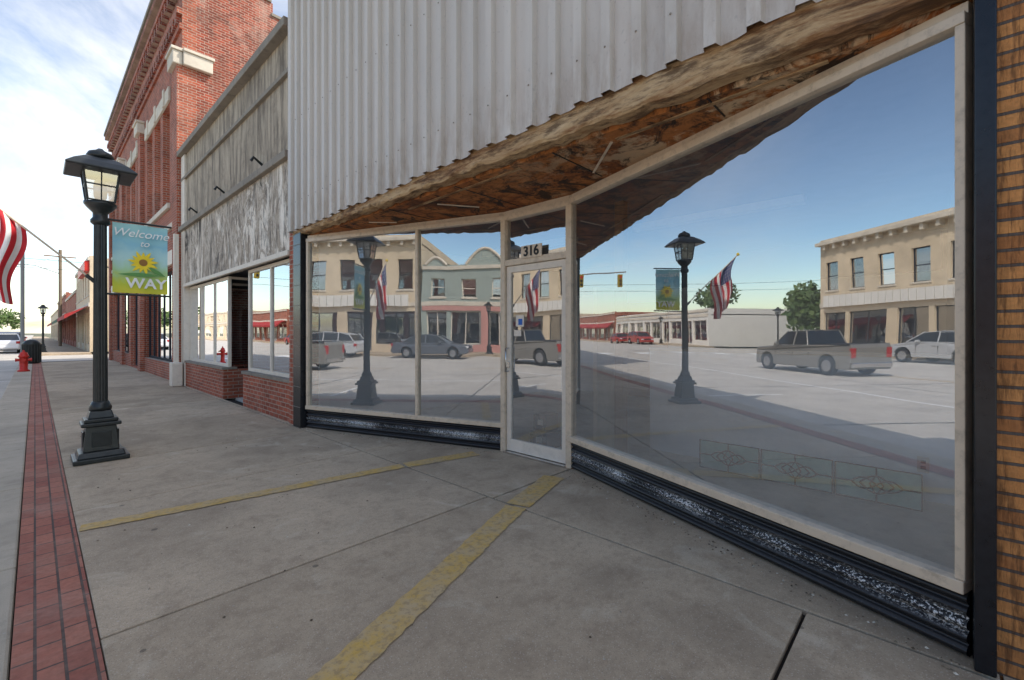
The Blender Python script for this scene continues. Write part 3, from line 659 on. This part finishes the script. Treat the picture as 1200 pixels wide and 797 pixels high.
boxes('slats',[(-.1+.3*math.cos(a)-.012,-.1+.3*math.cos(a)+.012,30+.3*math.sin(a)-.012,30+.3*math.sin(a)+.012,.05,.88) for a in [i*math.pi/10 for i in range(20)]],m_iron,TB)
# ------------------------------------------------------------------ vehicles
m_tyre=plain('tyre_rubber',(.02,.02,.02),.9); m_rim=plain('alloy_rim',(.45,.45,.46),.35,metal=.8); m_cgd=plain('car_window_dark',(.015,.018,.02),.08,spec=.8)
m_lamp=plain('headlamp',(.7,.7,.7),.2); m_tail=plain('tail_lamp',(.4,.01,.01),.3)
def vehicle(name,x,y,ang,kind,color,sc=1):
    e=empty(name,(x,y,-.13)); e.rotation_euler=(0,0,ang); e.scale=(sc,sc,sc)
    paint=plain(name+'_paint',color,.25,var=.04,spec=.6)
    if kind=='pickup':
        L,W,wb0,wb1,r=5.5,1.95,.95,4.45,.39
        top=[(0,.55),(.03,.90),(.12,1.06),(1.45,1.16),(3.4,1.20),(3.46,1.22),(5.45,1.24),(5.5,1.1),(5.5,.55)]
        gh=[(1.38,1.15),(2.1,1.76),(3.15,1.80),(3.42,1.18)]; pil=[(1.38,2.1),(2.6,2.6),(3.42,3.15)]
    elif kind=='suv':
        L,W,wb0,wb1,r=4.6,1.85,.9,3.6,.36
        top=[(0,.5),(.05,.80),(.2,.92),(1.2,1.05),(2.5,1.08),(4.45,1.12),(4.6,.9),(4.6,.45)]
        gh=[(1.05,1.03),(1.85,1.52),(2.6,1.60),(3.6,1.58),(4.1,1.46),(4.5,1.1)]; pil=[(1.05,1.85),(2.55,2.55),(3.5,3.5),(4.5,4.1)]
    else:
        L,W,wb0,wb1,r=4.6,1.8,.88,3.6,.33
        top=[(0,.45),(.05,.66),(.2,.76),(.8,.86),(1.3,.92),(3.6,.97),(4.3,.97),(4.52,.92),(4.6,.75),(4.6,.42)]
        gh=[(1.2,.91),(1.95,1.36),(2.5,1.43),(3.1,1.41),(3.95,.96)]; pil=[(1.2,1.95),(2.5,2.5),(3.95,3.1)]
    zb=.28; R=r+.07
    prof=list(top); prof.append((L-.05,zb))
    for c in (wb1,wb0):
        for i in range(9):
            a=math.pi*i/8; prof.append((c+R*math.cos(a),max(zb,r+R*math.sin(a)) if 0<i<8 else zb))
    prof.append((.05,zb))
    n=len(prof); v=[]
    for yo in (-W/2,W/2):
        for a,b in prof:
            tp=.06*max(0,(b-.7))/.5; ta=.10*max(0,(.5-min(a,L-a)))/.5; v.append((a-L/2,yo*(1-tp-ta),b))
    f=[tuple(range(n)),tuple(range(n,2*n))]+[(i,(i+1)%n,(i+1)%n+n,i+n) for i in range(n)]
    mk('body',v,f,paint,e,bevel=.04)
    k=len(gh); wb_,wt=W/2*.93,W/2*.76; zt=max(p[1] for p in gh); z0=min(p[1] for p in gh)
    v=[]
    for s in (-1,1):
        for a,b in gh: v.append((a-L/2,s*(wb_+(wt-wb_)*(b-z0)/(zt-z0)),b))
    mk('windows',v,[tuple(range(k)),tuple(range(k,2*k))]+[(i,(i+1)%k,(i+1)%k+k,i+k) for i in range(k)],m_cgd,e)
    rf=[p for p in gh if p[1]>zt-.15]
    v=[]
    for s in (-1,1):
        for a,b in rf: v.append((a-L/2,s*(wt+.02),b-.05))
        for a,b in rf: v.append((a-L/2,s*(wt-.04),b+.03))
    q=len(rf); F=[]
    for i in range(q-1):
        F+=[(i,i+1,q+i+1,q+i),(q+i,q+i+1,3*q+i+1,3*q+i),(2*q+i,2*q+i+1,3*q+i+1,3*q+i)]
    F+=[(0,q,3*q,2*q),(q-1,2*q-1,4*q-1,3*q-1)]
    mk('roof',v,F,paint,e,smooth=False)
    for s in (-1,1):
        for a,b in pil: tube('pillar',[(a-L/2,s*(wb_+.005),z0+.02),(b-L/2,s*(wt+.005),zt-.02)],.032,paint,e)
        tube('window_ledge',[(gh[0][0]-L/2,s*(wb_+.01),z0+.03),(gh[-1][0]-L/2,s*(wb_+.01),z0+.04)],.02,paint,e)
        for dx in (1.55,2.6,3.5): box('door_gap',dx-L/2-.006,dx-L/2+.006,min(s*(W/2-.04),s*(W/2+.002)),max(s*(W/2-.04),s*(W/2+.002)),.42,.9,m_num,e)
        tube('door_handle',[(2.3-L/2,s*(W/2-.01),.88),(2.48-L/2,s*(W/2-.01),.88)],.015,m_chrome,e)
        box('mirror',1.6-L/2,1.75-L/2,min(s*(W/2-.06),s*(W/2+.12)),max(s*(W/2-.06),s*(W/2+.12)),z0-.0,z0+.14,paint,e,bevel=.03)
        box('headlamp',-.012-L/2+.0,.14-L/2,min(s*.5,s*.80),max(s*.5,s*.80),.60 if kind!='pickup' else .76,.72 if kind!='pickup' else .92,m_lamp,e,bevel=.01)
        box('tail_lamp',L/2-.1,L/2+.01,min(s*.64,s*.84),max(s*.64,s*.84),.72,.9 if kind!='pickup' else 1.1,m_tail,e,bevel=.01)
        for c in (wb0,wb1):
            w=lathe('tyre',[(r*.6,-.11),(r*.97,-.11),(r,-.08),(r,.08),(r*.97,.11),(r*.6,.11)],m_tyre,e,seg=24); w.location=(c-L/2,s*(W/2-.12),r); w.rotation_euler=(math.pi/2,0,0)
            w=lathe('rim',[(r*.62,-.115),(r*.55,-.10),(r*.2,-.12),(r*.2,.12),(r*.55,.10),(r*.62,.115)],m_rim,e,seg=10,smooth=False); w.location=(c-L/2,s*(W/2-.12),r); w.rotation_euler=(math.pi/2,0,0)
    box('wheel_well',.3-L/2,L/2-.3,-W/2+.26,W/2-.26,.3,.7,m_dark,e)
    box('bumper',-L/2-.06,-L/2+.1,-W/2+.14,W/2-.14,.34,.50,m_chrome if kind=='pickup' else paint,e,bevel=.03); box('bumper',L/2-.08,L/2+.07,-W/2+.14,W/2-.14,.36,.54,m_chrome if kind=='pickup' else paint,e,bevel=.03)
    box('grille',-L/2-.015,-L/2+.05,-.45,.45,.58,.72 if kind!='pickup' else .92,m_dark,e)
    if kind=='pickup':
        box('bed_cavity',3.6-L/2,5.4-L/2,-W/2+.12,W/2-.12,1.2,1.255,m_dark,e)
    return e
vehicle('pickup_truck',-9.0,14.6,-math.pi/2,'pickup',(.20,.19,.17),.92)
vehicle('parked_car',-17.8,17.0,-math.pi/2,'suv',(.45,.46,.47),.95)
vehicle('parked_car',-17.6,10.2,math.pi/2,'sedan',(.10,.11,.13))
vehicle('parked_car',-17.8,36+18,math.pi/2,'suv',(.4,.05,.04))
vehicle('parked_car',-17.8,61,math.pi/2,'sedan',(.4,.03,.02))
vehicle('parked_car',-1.6,52,-math.pi/2,'sedan',(.75,.75,.76))
vehicle('parked_car',-1.6,60,-math.pi/2,'suv',(.06,.07,.1))
vehicle('parked_car',-4.5,75,-math.pi/2,'suv',(.6,.6,.6))
vehicle('parked_car',-1.6,72,-math.pi/2,'sedan',(.4,.03,.03))
# ------------------------------------------------------------------ traffic signal + wires + poles
TS=empty('traffic_signal'); px,py=-.4,31.2
tube('pole',[(px,py,0),(px,py,6.2)],.07,m_grey,TS); tube('mast_arm',[(px,py,5.6),(px-7,py,6.0)],.05,m_grey,TS)
m_sy=plain('signal_housing',(.35,.25,.02),.5)
for i,xx in enumerate((px-3.5,px-6.5)):
    box('signal_head',xx-.17,xx+.17,py-.15,py+.15,4.85,5.8,m_sy,TS,bevel=.02)
    for k,cc in enumerate((m_red,m_dark,m_dark)): tube('lens',[(xx,py-.15,5.6-.28*k),(xx,py-.18,5.6-.28*k)],.1,cc,TS)
UP=empty('utility_pole'); tube('pole',[(1.8,66,0),(1.8,66,10)],.13,plain('pole_wood',(.2,.15,.1),.9),UP); tube('crossarm',[(.6,66,9.3),(3,66,9.3)],.06,m_pl,UP)
tube('light_arm',[(1.8,66,7.5),(0,66,8.2),(-1,66,8.2)],.04,m_grey,UP); box('light_head',-1.6,-.9,65.9,66.1,8.12,8.24,m_grey,UP,bevel=.03)
OC=empty('overhead_cables')
def wire(a,b,sag):
    tube('cable',[tuple(Vector(a).lerp(Vector(b),i/16)+Vector((0,0,-sag*4*(i/16)*(1-i/16)))) for i in range(17)],.015,m_iron,OC)
wire((2.7,46,6.6),(-60,44,9),.8); wire((2.7,46,6.0),(-60,44,8.0),.8); wire((1.8,66,9.3),(-22,130,9),1)
# ------------------------------------------------------------------ trees
m=M('leaf_green',.6); m.col(m.mix(m.rnd,(.045,.09,.02),(.10,.15,.035))); m_leaf=m.m
m_bark=plain('bark',(.10,.08,.06),.9,bump=.5)
def tree(x,y,h,r,seed,n=1400,ls=.28):
    R=random.Random(seed); e=empty('tree',(x,y,-.15))
    lathe('trunk',[(.22,0),(.17,h*.2),(.13,h*.45),(.05,h*.7)],m_bark,e,seg=8)
    cl=[]
    for i in range(9):
        a=R.uniform(0,6.28); rr=R.uniform(.3,.8)*r; z=h*R.uniform(.45,.9); p=(rr*math.cos(a),rr*math.sin(a),z); cl.append((p,R.uniform(.3,.5)*r))
        tube('limb',[(0,0,h*R.uniform(.3,.5)),(p[0]*.5,p[1]*.5,(z+h*.4)/2),p],.045,m_bark,e)
    v=[];f=[]
    for i in range(n):
        c,cr=cl[R.randrange(9)]
        d=Vector((R.gauss(0,1),R.gauss(0,1),R.gauss(0,1))).normalized()*cr*R.uniform(.5,1.1); p=Vector(c)+d
        u=Vector((R.gauss(0,1),R.gauss(0,1),R.gauss(0,1))).normalized(); w=u.orthogonal().normalized()
        s=ls*R.uniform(.6,1.4); k=len(v); v+=[p-u*s,p+w*s*.5,p+u*s,p-w*s*.5]; f.append((k,k+1,k+2,k+3))
    me=bpy.data.meshes.new('foliage'); me.from_pydata([tuple(a) for a in v],[],f); me.materials.append(m_leaf)
    o=bpy.data.objects.new('foliage',me); COL.objects.link(o); o.parent=e
for i,(a,b,h,r) in enumerate([(-25,33,5.0,2.6),(-30,38,6,3.2),(-8,215,9,5),(-16,225,10,6),(-24,205,10,5),(-30,190,10,6),(-48,90,12,5)]):
    tree(a,b,h,r,i,1500 if b<60 else 900,.25 if b<60 else .5)

# ------------------------------------------------------------------ light & world
el=math.radians(50); sd=Vector((.75,-.66,0)).normalized()*math.cos(el)+Vector((0,0,math.sin(el)))
sl=bpy.data.lights.new('sun','SUN'); sl.energy=4.6; sl.angle=math.radians(.5); sl.color=(1,.93,.83)
so=bpy.data.objects.new('sun',sl); COL.objects.link(so); so.rotation_euler=sd.to_track_quat('Z','Y').to_euler(); so.location=(20,-20,40)
w=bpy.data.worlds.new('World'); S.world=w; w.use_nodes=True; nt=w.node_tree; bg=nt.nodes['Background']
sky=nt.nodes.new('ShaderNodeTexSky'); sky.sky_type='NISHITA'; sky.sun_disc=False; sky.sun_elevation=el; sky.sun_rotation=math.atan2(sd.x,sd.y); sky.air_density=1.0; sky.dust_density=1.0
gm=nt.nodes.new('ShaderNodeGamma'); gm.inputs[1].default_value=1.45; nt.links.new(sky.outputs[0],gm.inputs[0])
ml=nt.nodes.new('ShaderNodeMix'); ml.data_type='RGBA'; ml.blend_type='MULTIPLY'; ml.inputs[0].default_value=1; nt.links.new(gm.outputs[0],ml.inputs[6]); ml.inputs[7].default_value=(.46,.43,.37,1)
tc=nt.nodes.new('ShaderNodeTexCoord'); sp=nt.nodes.new('ShaderNodeSeparateXYZ'); nt.links.new(tc.outputs['Generated'],sp.inputs[0])
def wm(op,a,b):
    n=nt.nodes.new('ShaderNodeMath'); n.operation=op
    for s,q in zip(n.inputs,(a,b)):
        if isinstance(q,(int,float)): s.default_value=q
        else: nt.links.new(q,s)
    return n.outputs[0]
zz=wm('ADD',wm('MAXIMUM',sp.outputs[2],0),.12)
cb_=nt.nodes.new('ShaderNodeCombineXYZ'); nt.links.new(wm('DIVIDE',sp.outputs[0],zz),cb_.inputs[0]); nt.links.new(wm('MULTIPLY',wm('DIVIDE',sp.outputs[1],zz),.5),cb_.inputs[1])
nz=nt.nodes.new('ShaderNodeTexNoise'); nt.links.new(cb_.outputs[0],nz.inputs['Vector']); nz.inputs['Scale'].default_value=1.1; nz.inputs['Detail'].default_value=8; nz.inputs['Roughness'].default_value=.6; nz.inputs['Distortion'].default_value=.6
mr=nt.nodes.new('ShaderNodeMapRange'); nt.links.new(nz.outputs[0],mr.inputs[0]); mr.inputs[1].default_value=.38; mr.inputs[2].default_value=.72; mr.inputs[4].default_value=.85
mw=nt.nodes.new('ShaderNodeMapRange'); nt.links.new(sp.outputs[0],mw.inputs[0]); mw.inputs[1].default_value=-.62; mw.inputs[2].default_value=.05; mw.inputs[3].default_value=.10; mw.inputs[4].default_value=1.15
cf=wm('MINIMUM',wm('MULTIPLY',mr.outputs[0],mw.outputs[0]),.9)
mx=nt.nodes.new('ShaderNodeMix'); mx.data_type='RGBA'; nt.links.new(cf,mx.inputs[0]); nt.links.new(ml.outputs[2],mx.inputs[6]); mx.inputs[7].default_value=(5.0,4.8,4.5,1)
nt.links.new(mx.outputs[2],bg.inputs[0]); bg.inputs[1].default_value=.36
S.view_settings.view_transform='Standard'; S.view_settings.look='None'; S.view_settings.exposure=0
c=bpy.data.cameras.new('camera'); co=bpy.data.objects.new('camera',c); COL.objects.link(co); S.camera=co
c.sensor_width=36; c.lens=36*525/1200; c.clip_end=4000; c.clip_start=.05; c.shift_y=-8.5/1200
co.location=(0,0,1.4); co.rotation_euler=(math.radians(90),0,math.radians(-46.8))
